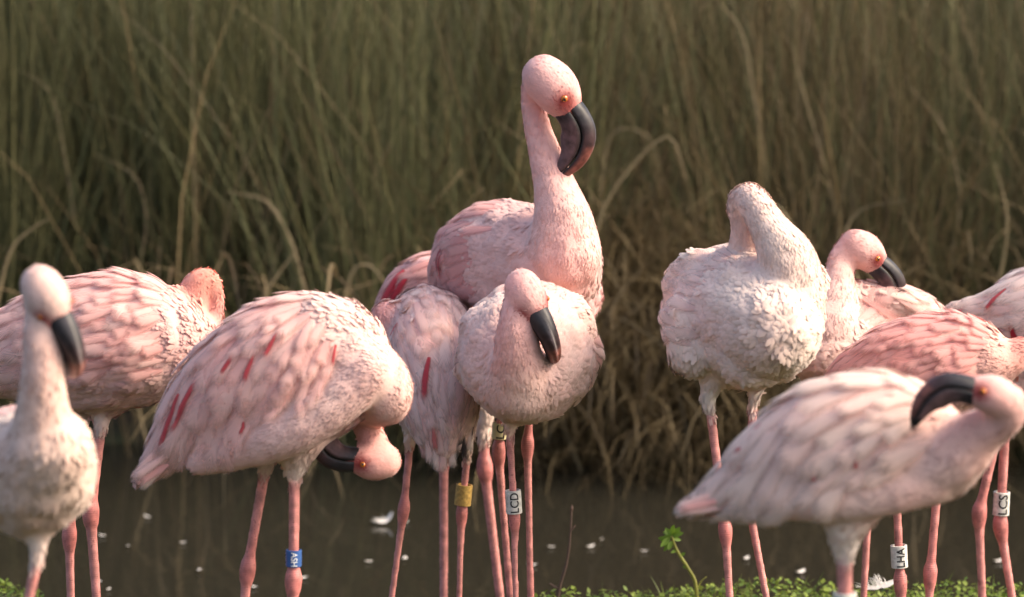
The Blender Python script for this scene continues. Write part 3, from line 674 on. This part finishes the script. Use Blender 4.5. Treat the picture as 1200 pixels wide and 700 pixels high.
BIRDS = [
 dict(id='A', Y=5.05, label='pale flamingo facing forward with upright neck and black bill, body cut by frame edge',
  pal=P_([.72, .53, .45], [.70, .47, .41], [.72, .54, .48], PALE, face=[.66, .42, .38]),
  trunk=[(58, 525, -60, 52), (42, 553, 0, 75), (22, 553, 90, 79), (0, 550, 200, 62), (-25, 575, 320, 34), (-35, 600, 400, 14)], fd=1,
  neck=[(50, 520, -60, 44), (50, 468, -78, 31), (50, 420, -84, 25), (48, 380, -78, 22), (48, 355, -70, 20)],
  head=dict(at=(53, 344, -80, 1.20), fwd=(.50, -.83, -.22), up=(.40, .24, -.87)),
  legs=[dict(top=(44, 655), x700=34, r=7.2, thigh=(45, 610, 45, 640, 24, 13))], feathers=dict(col=[PALE, PINK], droop=.3, max=200), density=.7),
 dict(id='B', Y=6.15, label='pink flamingo behind the pale one, coral neck looped down behind its own back',
  pal=P_([.74, .47, .43], [.72, .33, .26], [.72, .33, .26], PINK, thigh=CREAM),
  trunk=[(222, 405, 0, 34), (195, 402, 0, 62), (145, 400, 0, 84), (85, 408, 10, 80), (25, 415, 20, 58), (-35, 435, 30, 34), (-90, 465, 30, 14)],
  neck=[(215, 405, 10, 34), (243, 395, 18, 17), (254, 365, 18, 10), (252, 338, 16, 11), (240, 327, 14, 15), (229, 338, 14, 19), (228, 362, 20, 20), (238, 388, 32, 19), (240, 405, 44, 18)],
  legs=[dict(top=(118, 498), joint=(106, 602), x700=113, r=7.4, thigh=(130, 465, 122, 480, 26, 13)), dict(top=(95, 500), joint=(81, 628), x700=83, r=6.6, dz=25, thigh=(100, 465, 97, 480, 24, 12))],
  feathers=dict(col=[PALE, ROSE], droop=.25, size=.9, puff=1.4, range=(.10, 1))),
 dict(id='C', Y=5.78, label='pale pink flamingo with head bent under its breast, blue leg band, preening',
  pal=P_([.75, .52, .47], [.70, .40, .34], [.73, .42, .37], PALE, thigh=CREAM),
  trunk=[(415, 405, 0, 36), (400, 412, 0, 58), (370, 428, 0, 90), (320, 449, 6, 94), (262, 478, 12, 69), (215, 514, 16, 38), (182, 546, 18, 16), (160, 566, 18, 6)], fd=.74,
  flank=[[(430, 440, -46, 32), (385, 478, -52, 32), (335, 508, -50, 31), (285, 526, -30, 26), (235, 542, -12, 18)]],
  neck=[(406, 420, -14, 50), (444, 446, -20, 38), (453, 468, -18, 32), (440, 478, 4, 24), (428, 482, 24, 16), (426, 496, 30, 15), (434, 510, 20, 18), (440, 526, 8, 20)],
  head=dict(at=(442, 541, -2, 1.0), fwd=(-.98, .0, -.12), up=(-.02, -1, -.22)),
  legs=[dict(top=(311, 548), joint=(290, 668), x700=287, r=7, dz=30, thigh=(318, 505, 313, 530, 30, 16)),
        dict(top=(345, 555), joint=(344, 681), x700=343, r=7.4, dz=-10, thigh=(352, 505, 346, 535, 36, 21), band=dict(at=(340.5, 654), h=20, r=9.5, mat='blue_band', txt='ASH', ink='white_ink', down=True))],
  feathers=dict(col=[PALE, PINK], droop=.75, arc=100, size=1.05, puff=1.5, range=(.07, 1)),
  accents=[(283, 405, -.45, 1, 46, 9, RED), (300, 412, -.3, 1, 40, 8, RED), (326, 392, -.3, 1, 36, 8, RED), (240, 430, -.6, 1, 90, 11, RED), (212, 462, -.5, 1, 80, 12, RED), (225, 462, -.6, 1, 60, 9, (.6, .12, .13)), (286, 492, 0, 1, 20, 8, RED), (393, 405, -.2, 1, 26, 6, RED)],
  free=[(200, 530, -.85, .62, 60, 15, tuple(PALE), 0), (205, 540, -.85, .55, 58, 15, tuple(PINK), .03), (195, 545, -.78, .75, 46, 14, tuple(CREAM), .03), (215, 550, -.92, .42, 62, 15, tuple(PALE), .02), (190, 520, -.70, .80, 62, 14, tuple(PALE), -.02)]),
 dict(id='D', Y=6.38, label='flamingo seen from behind with drooping tail and red wing streak, gold leg band',
  pal=P_([.74, .54, .50], ROSE, [.70, .38, .36], PALE),
  trunk=[(490, 375, 150, 30), (500, 380, 90, 48), (510, 410, 30, 58), (514, 455, -20, 52), (518, 495, -50, 38), (520, 525, -70, 18)], fd=1,
  neck=[(478, 385, 120, 26), (464, 395, 80, 20), (453, 376, 60, 21), (455, 370, 80, 19)],
  legs=[dict(top=(481, 515), joint=(473, 598), x700=459, r=5.4, dz=20, thigh=(490, 470, 483, 500, 28, 13)), dict(top=(548, 530), joint=(541, 602), x700=538, r=5.2, dz=30, thigh=(535, 480, 546, 510, 28, 12), band=dict(at=(542, 580), h=25, r=10, mat='gold_band'))],
  feathers=dict(col=[[.80,.62,.58], PINK], droop=.1, dorsal=(0, -1, .6), size=1.05, range=(.15, 1)),
  accents=[(503, 420, -.15, 1, 60, 13, (.5, .06, .08)), (540, 505, -.2, 1, 45, 14, (.03, .03, .03)), (552, 500, -.35, 1, 45, 10, (.05, .04, .045)), (468, 380, -.1, 1, 20, 6, RED), (508, 500, .1, 1, 30, 8, (.6, .2, .2))],
  free=[(500, 508, .10, 1, 40, 14, (.80, .62, .60), .05), (510, 512, .05, 1, 44, 14, (.82, .68, .65), .06), (520, 512, -.02, 1, 46, 14, (.80, .58, .56), .06), (530, 510, .02, 1, 42, 13, (.82, .70, .67), .04), (540, 498, .14, 1, 48, 13, (.035, .03, .03), .02), (515, 520, 0, 1, 36, 12, (.80, .5, .5), .08), (490, 500, .20, 1, 42, 14, (.78, .48, .47), .03), (547, 490, .12, 1, 44, 12, (.80, .66, .63), .02)]),
 dict(id='E', Y=6.78, label='rosy flamingo with scarlet wing edge, mostly hidden behind the tallest flamingo',
  pal=P_([.72, .42, .40], ROSE, ROSE, [.72, .40, .38]),
  trunk=[(680, 345, 0, 28), (650, 348, 0, 54), (600, 350, 10, 66), (540, 345, 10, 58), (495, 345, 15, 45), (462, 362, 20, 22), (445, 378, 20, 10)],
  neck=[(660, 335, 20, 30), (668, 300, 30, 18), (664, 280, 50, 16), (640, 285, 60, 16)],
  legs=[dict(top=(567, 510), joint=(568, 550), x700=586, r=7, thigh=(575, 390, 569, 470, 34, 14)), dict(top=(522, 500), joint=(520, 535), x700=520, r=6.4, dz=10, thigh=(530, 390, 524, 470, 34, 14))],
  feathers=dict(col=[PINK, ROSE], droop=.4, range=(.2, .86)), accents=[(490, 300, -.6, 1, 70, 18, (.62, .04, .06)), (475, 318, -.6, 1, 60, 18, (.62, .05, .07)), (482, 322, -.5, 1, 60, 16, (.55, .04, .06)), (465, 335, -.6, 1, 44, 14, (.62, .05, .07))]),
 dict(id='F', Y=6.45, label='tallest pink flamingo, neck raised and dark hooked bill turned against it',
  pal=P_([.73, .46, .42], [.75, .45, .41], [.76, .46, .43], PINK, face=[.66, .26, .2]),
  trunk=[(664, 285, -40, 34), (655, 312, -30, 54), (622, 312, 25, 74), (580, 305, 80, 72), (548, 318, 140, 48), (530, 345, 200, 24), (522, 370, 240, 10)], fd=.9,
  neck=[(660, 300, -42, 48), (660, 262, -46, 37), (651, 222, -36, 27), (640, 185, -26, 21), (630, 150, -18, 17), (624, 120, -14, 15), (628, 98, -22, 17), (642, 92, -34, 22)],
  head=dict(at=(645, 99, -44, 1.26), fwd=(.66, -.74, -.10), up=(.72, .64, -.12), bs=.93),
  legs=[dict(top=(590, 440), joint=(584, 530), x700=598, r=6.0, dz=10, thigh=(600, 360, 592, 410, 36, 14), band=dict(at=(579, 505), h=19, r=9, mat='yellow_band', txt='LC')),
        dict(top=(624, 440), joint=(618, 523), x700=622, r=5.6, dz=-10, thigh=(630, 360, 626, 410, 36, 14))],
  feathers=dict(col=[PINK, ROSE], droop=.35, range=(.36, 1)), accents=[(521, 285, -.25, 1, 46, 7, CRIM), (518, 300, -.1, 1, 40, 6, RED)]),
 dict(id='G', Y=6.12, label='round flamingo facing forward on one leg, dark bill resting on breast, white band',
  pal=P_([.77, .54, .48], [.74, .44, .41], [.75, .45, .42], PALE, face=[.68, .34, .30]),
  trunk=[(612, 440, -50, 58), (616, 420, -10, 80), (620, 412, 70, 85), (622, 408, 160, 76), (622, 425, 250, 46), (622, 450, 330, 18)], fd=.9,
  lumps=[[(660, 375, 20, 36), (676, 420, 40, 32)], [(568, 385, 20, 30), (556, 430, 40, 26)]],
  neck=[(608, 455, -70, 42), (606, 415, -98, 30), (606, 380, -104, 24), (610, 352, -96, 20)],
  head=dict(at=(616, 343, -106, 1.0), fwd=(.48, -.80, -.36), up=(.03, .5, -.86)),
  legs=[dict(top=(597, 505), joint=(603, 607), x700=604, r=5.2, dz=-10, thigh=(606, 470, 598, 495, 24, 10), band=dict(at=(597, 588), h=28, r=9.5, mat='white_band', txt='LCD'))],
  feathers=dict(col=[CREAM, PINK], droop=.35, range=(.2, .85), arc=128, lift=.07),
  accents=[]),
 dict(id='H', Y=6.0, label='cream white ruffled flamingo with neck looped back over its shoulder, preening',
  pal=P_([.76, .60, .53], [.76, .60, .53], [.76, .60, .53], CREAM, thigh=[.8, .72, .66]),
  trunk=[(905, 385, -70, 56), (890, 378, -20, 78), (868, 372, 40, 88), (852, 365, 120, 80), (838, 352, 200, 50), (828, 350, 260, 22)], fd=.95,
  lumps=[[(820, 318, 60, 28), (800, 335, 80, 26)], [(800, 372, 0, 28), (812, 410, -10, 34)], [(935, 330, -20, 36), (942, 372, 0, 26)], [(880, 418, -50, 40)]],
  neck=[(925, 345, -40, 46), (922, 305, -46, 36), (904, 272, -40, 25), (890, 248, -28, 22), (879, 234, -10, 21), (872, 240, 6, 22), (878, 268, 14, 23), (876, 298, 26, 26), (862, 322, 50, 24)],
  legs=[dict(top=(832, 478), joint=(850, 622), x700=855, r=6.2, thigh=(838, 428, 831, 462, 24, 11.5)), dict(top=(883, 472), joint=(876, 585), x700=898, r=6.0, dz=15, thigh=(884, 430, 885, 458, 22, 10))],
  feathers=dict(col=[CREAM, PALE], droop=.2, lift=.10, range=(.2, .72), arc=105), ruffle=1.35),
 dict(id='I', Y=6.45, label='pale flamingo resting with dark bill tucked into its loose back feathers',
  pal=P_([.75, .54, .49], [.74, .42, .36], [.76, .48, .44], PALE),
  trunk=[(962, 415, -30, 40), (985, 400, 0, 58), (1015, 395, 50, 66), (1050, 392, 100, 58), (1085, 388, 150, 36), (1110, 392, 190, 14)],
  neck=[(970, 385, -20, 40), (982, 335, -14, 22), (986, 305, -4, 17), (1000, 290, 4, 20), (1010, 292, 8, 22)],
  lumps=[[(1000, 352, 4, 26), (1046, 354, 8, 25), (1086, 365, 30, 18)]],
  head=dict(at=(1010, 293, -2, .97), fwd=(.76, -.58, .04), up=(.58, .78, 0)),
  legs=[dict(top=(1025, 520), joint=(1018, 590), x700=1012, r=5.8, thigh=(1015, 430, 1022, 480, 32, 14))],
  feathers=dict(col=[PALE, PINK], droop=.25, lift=.07, range=(.12, 1), dorsal=(0, -.5, 1)),
  accents=[(1015, 330, 1, .25, 70, 14, tuple(PALE)), (1030, 342, 1, .3, 70, 14, tuple(CREAM)), (1045, 335, 1, .35, 62, 13, tuple(CREAM)), (1010, 350, 1, .55, 70, 15, tuple(PINK)), (1050, 350, 1, .45, 55, 13, tuple(PALE))]),
 dict(id='K', Y=6.2, label='deep pink mottled flamingo back seen between two paler birds, band LHA',
  pal=P_([.73, .44, .38], [.72, .30, .25], [.72, .3, .25], PINK),
  trunk=[(1160, 432, 0, 34), (1135, 425, 0, 54), (1090, 432, 5, 66), (1040, 445, 10, 58), (995, 470, 15, 38), (965, 495, 15, 14)],
  neck=[(1148, 425, -6, 40), (1175, 425, -8, 26), (1200, 412, -6, 19), (1222, 420, 0, 16), (1230, 450, 6, 16)],
  legs=[dict(top=(1048, 520), joint=(1055, 682), x700=1056, r=6.0, thigh=(1062, 470, 1052, 500, 30, 13), band=dict(at=(1048, 652), h=27, r=10, mat='white_band', txt='LHA')),
        dict(top=(1104, 510), joint=(1090, 672), x700=1089, r=6.2, dz=10, thigh=(1108, 470, 1104, 495, 30, 13))],
  feathers=dict(col=[PINK, ROSE], droop=.2, size=.8, puff=1.4, range=(.08, 1))),
 dict(id='L', Y=6.55, label='flamingo entering at the frame edge, white coverts over crimson flight feathers, band LCS',
  pal=P_([.74, .50, .48], ROSE, ROSE, WHITE),
  trunk=[(1300, 370, 0, 50), (1265, 372, 0, 72), (1220, 375, 0, 66), (1175, 372, 5, 38), (1140, 366, 8, 18), (1116, 362, 8, 8)],
  neck=[(1290, 350, 0, 40), (1325, 310, 0, 24), (1325, 250, 0, 18), (1300, 235, 0, 20)],
  legs=[dict(top=(1168, 510), joint=(1147, 602), x700=1151, r=6.6, thigh=(1210, 420, 1178, 470, 30, 14)), dict(top=(1178, 500), joint=(1172, 616), x700=1186, r=6.6, dz=14, thigh=(1230, 420, 1186, 470, 30, 14), band=dict(at=(1171, 590), h=28, r=10, mat='white_band', txt='LCS'))],
  feathers=dict(col=[WHITE, PALE], droop=.3, range=(.15, 1)),
  accents=[(1150, 380, .7, .5, 60, 18, CRIM), (1170, 385, .5, .6, 60, 18, CRIM), (1185, 382, .3, .8, 50, 18, CRIM), (1150, 345, -.5, .8, 34, 9, RED), (1180, 340, -.6, .6, 40, 9, RED), (1135, 358, -.8, .5, 34, 8, (.6, .15, .18))]),
 dict(id='J', Y=5.1, label='near pale pink flamingo in profile preening its back with black bill, thick leg',
  pal=P_([.74, .50, .44], [.72, .44, .38], [.73, .46, .42], PALE, face=[.6, .3, .26]),
  trunk=[(1112, 540, 0, 44), (1085, 532, 0, 66), (1035, 522, 0, 87), (980, 527, 5, 86), (920, 547, 10, 62), (865, 573, 14, 32), (828, 590, 16, 15), (800, 598, 16, 6)], fd=.76,
  flank=[[(1090, 560, -36, 34), (1040, 575, -40, 32), (980, 584, -36, 30), (920, 588, -24, 24), (860, 594, -4, 13)]],
  neck=[(1085, 545, -14, 52), (1118, 532, -30, 43), (1148, 508, -46, 31), (1176, 490, -64, 25), (1182, 474, -74, 25)],
  head=dict(at=(1166, 465, -84, 1.08), fwd=(-.93, .34, -.08), up=(.34, .93, -.05)),
  legs=[dict(top=(990, 648), x700=990, r=10.0, dz=-10, thigh=(996, 580, 991, 622, 46, 24), band=dict(at=(990, 703), h=18, r=14, mat='white_band'))],
  feathers=dict(col=[CREAM, PALE], droop=.8, arc=100, size=1.2, puff=1.9, range=(.12, 1)),
  accents=[(895, 500, -.7, 1, 50, 10, RED), (880, 520, -.8, 1, 40, 9, RED), (960, 560, -.2, 1, 16, 9, CRIM), (1003, 532, 0, 1, 18, 8, CRIM), (955, 548, 0, 1, 16, 8, RED)],
  free=[(850, 585, -.95, .22, 62, 15, tuple(PINK), .02), (850, 595, -.98, .1, 62, 14, tuple(PALE), .03), (845, 575, -.93, .38, 62, 15, tuple(PALE), 0), (830, 598, -.98, .14, 44, 12, WHITE, .03), (835, 590, -.95, .05, 44, 12, WHITE, .04)], density=.7),
]
for b_ in BIRDS: bird(b_)

# ------------------------------------------------------------------ small things: bank greenery, feathers, twig, seedling
def bank_leaves():
    n = 26000
    x = rng.uniform(-1.7, 1.7, n); y = edge(x) + .10 - 1.9*rng.random(n)**2.0
    thin = np.where((x > -.74) & (x < 0.0), .35, 1.0); k = rng.random(n) < thin; x, y = x[k], y[k]; n = len(x)
    z = ground_z(x, y); h = rng.uniform(.004, .034, n)*(.6+.4*np.sin(x*9+1)**2)
    Lf = rng.uniform(.007, .015, n); a = rng.uniform(0, 6.28, n); el = rng.normal(.35, .35, n)
    d = np.stack([np.cos(a)*np.cos(el), np.sin(a)*np.cos(el), np.sin(el)], -1); sd_ = np.stack([-np.sin(a), np.cos(a), rng.normal(0, .3, n)], -1)
    P = np.stack([x, y, z+h], -1); Lf = Lf[:, None]
    v = np.stack([P, P+d*Lf*.5+sd_*Lf*.34, P+d*Lf, P+d*Lf*.5-sd_*Lf*.34], 1).reshape(-1, 3)
    b0 = (np.arange(n)*4)[:, None]; F = (b0 + np.array([[0, 1, 2, 3]])).reshape(-1, 4)
    c_ = mixcol(np.array([.09, .16, .018]), np.array([.26, .32, .055]), rng.random(n))
    o = mesh_obj('bank_greenery', v, [tuple(q) for q in F.tolist()], M['leaf'], smooth=False); set_col(o.data, np.repeat(c_, 4, 0))
    tag(o, 'low bright green leaves carpeting the near pond bank', 'greenery', kind='stuff')
    n = 700; x = rng.uniform(-1.6, 1.6, n); y = edge(x) + .03 - .25*rng.random(n); b = np.stack([x, y, ground_z(x, y)-.005], -1)
    blade_mesh('bank_grass', b, rng.uniform(0, 6.28, n), rng.uniform(.02, .06, n), rng.uniform(.0015, .003, n), np.stack([rng.normal(.2, .2, n), rng.normal(.7, .4, n)], -1),
        mixcol(np.array([.08, .13, .02]), np.array([.25, .27, .08]), rng.random(n)), M['leaf'], 4)
    tag(bpy.data.objects['bank_grass'], 'short grass blades along the rim of the near bank', 'grass', kind='stuff')
bank_leaves()

def plume(name, p, L, Wd, az, tilt, label, cat, group=None, curl=.2, frays=0):
    "a fallen feather: curved vane of two halves, shaft, loose barbs"
    root = bpy.data.objects.new(name, None); link(root); root.location = p; root.empty_display_size = .02
    root.rotation_euler = (0, -tilt, az); tag(root, label, cat, group)
    V, F = [], []; nx, ny = 14, 6
    for i in range(nx+1):
        t = i/nx; hw = Wd*.5*(math.sin(math.pi*min(1, .12+t*.80))**.7)*(1 if t < .9 else .75)
        for j in range(ny+1):
            q = j/ny*2-1; V.append((L*(t-.2), q*hw*(1+random.uniform(-.16, .10)*abs(q)), curl*L*(t-.4)**2 + .12*Wd*(1-q*q) + abs(q)*random.uniform(0, .05)*Wd))
    for i in range(nx):
        for j in range(ny): a = i*(ny+1)+j; F.append((a, a+ny+1, a+ny+2, a+1))
    o = mesh_obj('vane', V, F, M['white_feather'], root); set_col(o.data, np.tile([.62, .59, .55], (len(V), 1)))
    V, F = [], []
    for i in range(9):
        t = i/8*1.15-.15
        for k in range(4): a = k*math.pi/2; rr = Wd*.03*(1.1-t*.8); V.append((L*(t-.2), rr*math.cos(a), curl*L*(t-.4)**2+.13*Wd+rr*math.sin(a)))
    for i in range(8):
        for k in range(4): F.append((i*4+k, i*4+(k+1) % 4, i*4+4+(k+1) % 4, i*4+4+k))
    o = mesh_obj('shaft', V, F, M['white_feather'], root); set_col(o.data, np.tile([.7, .64, .55], (len(V), 1)))
    if frays:
        V, F = [], []
        for i in range(frays):
            b = Vector((L*random.uniform(-.2, .35), random.uniform(-.3, .3)*Wd, .1*Wd)); d = Vector((random.uniform(-.6, .3), random.uniform(-.6, .6), random.uniform(.3, 1))).normalized()*Wd*random.uniform(.3, .75)
            sd_ = d.cross(Vector((0, 1, .2))).normalized()*.0006; k = len(V)
            V += [b-sd_, b+sd_, b+d*.6+sd_*.8+Vector((-.002, 0, 0)), b+d*.6-sd_*.8+Vector((-.002, 0, 0)), b+d+Vector((-.005, 0, -.002))]; F += [(k, k+1, k+2, k+3), (k+3, k+2, k+4)]
        o = mesh_obj('loose_barbs', V, F, M['white_feather'], root); set_col(o.data, np.tile([.82, .79, .75], (len(V), 1))); o['kind'] = 'stuff'
    return root
p = W(1022, 690, 6.62); plume('fallen_feather', (p.x, p.y, max(p.z, gz(p.x, p.y)+.03)), .075, .034, R(8), R(12), 'large white fallen feather lying on the green bank', 'feather', frays=60)
def on_water(px, py):
    d = FW + Vector((1, 0, 0))*((px-600)/FPX) - UP*((py-350)/FPX); t = (CAM_H-WATER_Z-.004)/-d.z; return Vector((0, 0, CAM_H)) + d*t
FL = 'small white down feather floating on the dark pond water'
for (px, py, L) in [(234, 668, .022), (213, 636, .014), (175, 606, .017), (150, 640, .013), (122, 628, .016), (118, 682, .014), (126, 691, .012), (300, 688, .016), (474, 655, .018), (472, 612, .018), (434, 658, .016),
                    (690, 641, .020), (648, 641, .014), (626, 662, .020), (757, 646, .014), (873, 655, .020), (936, 671, .026), (1168, 658, .024), (705, 632, .013), (357, 677, .024)]:
    plume('floating_feather', on_water(px, py), L*.85, L*.5, random.uniform(0, 6.28), R(4), FL, 'feather', 'down feathers floating on the pond', .3)
plume('floating_feather', on_water(446, 613), .036, .026, R(20), R(16), 'largest white feather on the water, curled up beside the gold banded bird', 'feather', 'down feathers floating on the pond', .9, 14)

def tube(path, rads, ring=7):
    Q = catmull([list(p)+[r] for p, r in zip(path, rads)], 16); V, F = [], []
    for i, q in enumerate(Q):
        tg = Q[min(i+1, 15), :3]-Q[max(i-1, 0), :3]; tg /= np.linalg.norm(tg); a = np.cross(tg, [0, 1, .1]); a /= np.linalg.norm(a); b = np.cross(tg, a)
        for k in range(ring): th = 2*math.pi*k/ring; V.append(q[:3] + (a*math.cos(th)+b*math.sin(th))*q[3]*random.uniform(.85, 1.15))
        if i:
            for k in range(ring): F.append(((i-1)*ring+k, (i-1)*ring+(k+1) % ring, i*ring+(k+1) % ring, i*ring+k))
    F.append(tuple(range(15*ring, 16*ring))); return V, F
# bare twig on the bank
Yt = 6.72; base = W(652, 712, Yt); base.z = gz(base.x, base.y)
tw = bpy.data.objects.new('twig', None); link(tw); tw.location = base; tag(tw, 'thin bare brown twig sticking up from the bank beside the water', 'twig')
Pq = lambda x, y: W(x, y, Yt)-base
for nm, pth, rd in [('stem', [Vector((0, 0, -.01)), Pq(655, 692), Pq(664, 660), Pq(668, 630), Pq(670, 597)], [.0030, .0028, .0022, .0018, .0013]),
                    ('branch', [Pq(656, 690), Pq(650, 688), Pq(644, 684)], [.0022, .0018, .0014]), ('branch', [Pq(669, 622), Pq(672, 619), Pq(674, 616)], [.0016, .0016, .0010]),
                    ('bud', [Pq(669.5, 601), Pq(670, 596), Pq(670, 592)], [.0014, .0026, .0008])]:
    V, F = tube(pth, rd); mesh_obj(nm, V, F, M['twig'], tw)
# young sprout
Ys = 6.74; base = W(818, 700, Ys); base.z = gz(base.x, base.y)
sp_ = bpy.data.objects.new('seedling', None); link(sp_); sp_.location = base; tag(sp_, 'young green sprout with leafy tip leaning over the bank edge', 'plant')
Pq = lambda x, y, dy=0: W(x, y, Ys+dy)-base
def green(o, c): set_col(o.data, np.tile(c, (len(o.data.vertices), 1)))
V, F = tube([Vector((0, 0, -.01)), Pq(815, 684), Pq(805, 664), Pq(793, 645), Pq(787, 628)], [.0034, .0032, .0030, .0026, .0022]); green(mesh_obj('stem', V, F, M['leaf'], sp_), [.36, .36, .09])
V, F = tube([Pq(818, 688), Pq(822, 681), Pq(828, 676)], [.0016, .0012, .0008]); green(mesh_obj('side_shoot', V, F, M['leaf'], sp_), [.36, .36, .09])
for (x0, y0, x1, y1, wd, dy) in [(787, 630, 797, 618, 8, 0), (788, 628, 801, 625, 7, -.01), (786, 628, 774, 634, 7, 0), (785, 630, 774, 641, 7, -.012), (786, 630, 780, 619, 7, .01), (788, 634, 783, 645, 6, -.01), (786, 626, 777, 624, 6, .012), (793, 645, 786, 648, 4, -.005), (787, 626, 790, 615, 6, -.008), (785, 632, 771, 631, 5, .008), (789, 632, 798, 633, 5, .006), (786, 636, 778, 646, 5, .004), (797, 652, 803, 648, 4, 0), (806, 666, 800, 664, 4, .004)]:
    a, b = Pq(x0, y0), Pq(x1, y1, dy); d = b-a; sd_ = d.cross(Vector((.3*random.uniform(-1, 1), -1, .5))).normalized()*wd*Ys/FPX*.5; nn = sd_.cross(d).normalized()*d.length*.12
    V, F = [], []
    for i in range(6):
        t = i/5; h = math.sin(math.pi*(t*.93+.05))**.8
        V += [a+d*t-sd_*h+nn*h, a+d*t, a+d*t+sd_*h+nn*h]
        if i: k = 3*i; F += [(k-3, k-2, k+1, k), (k-2, k-1, k+2, k+1)]
    green(mesh_obj('leaf', V, F, M['leaf'], sp_), [.16, .27, .03])
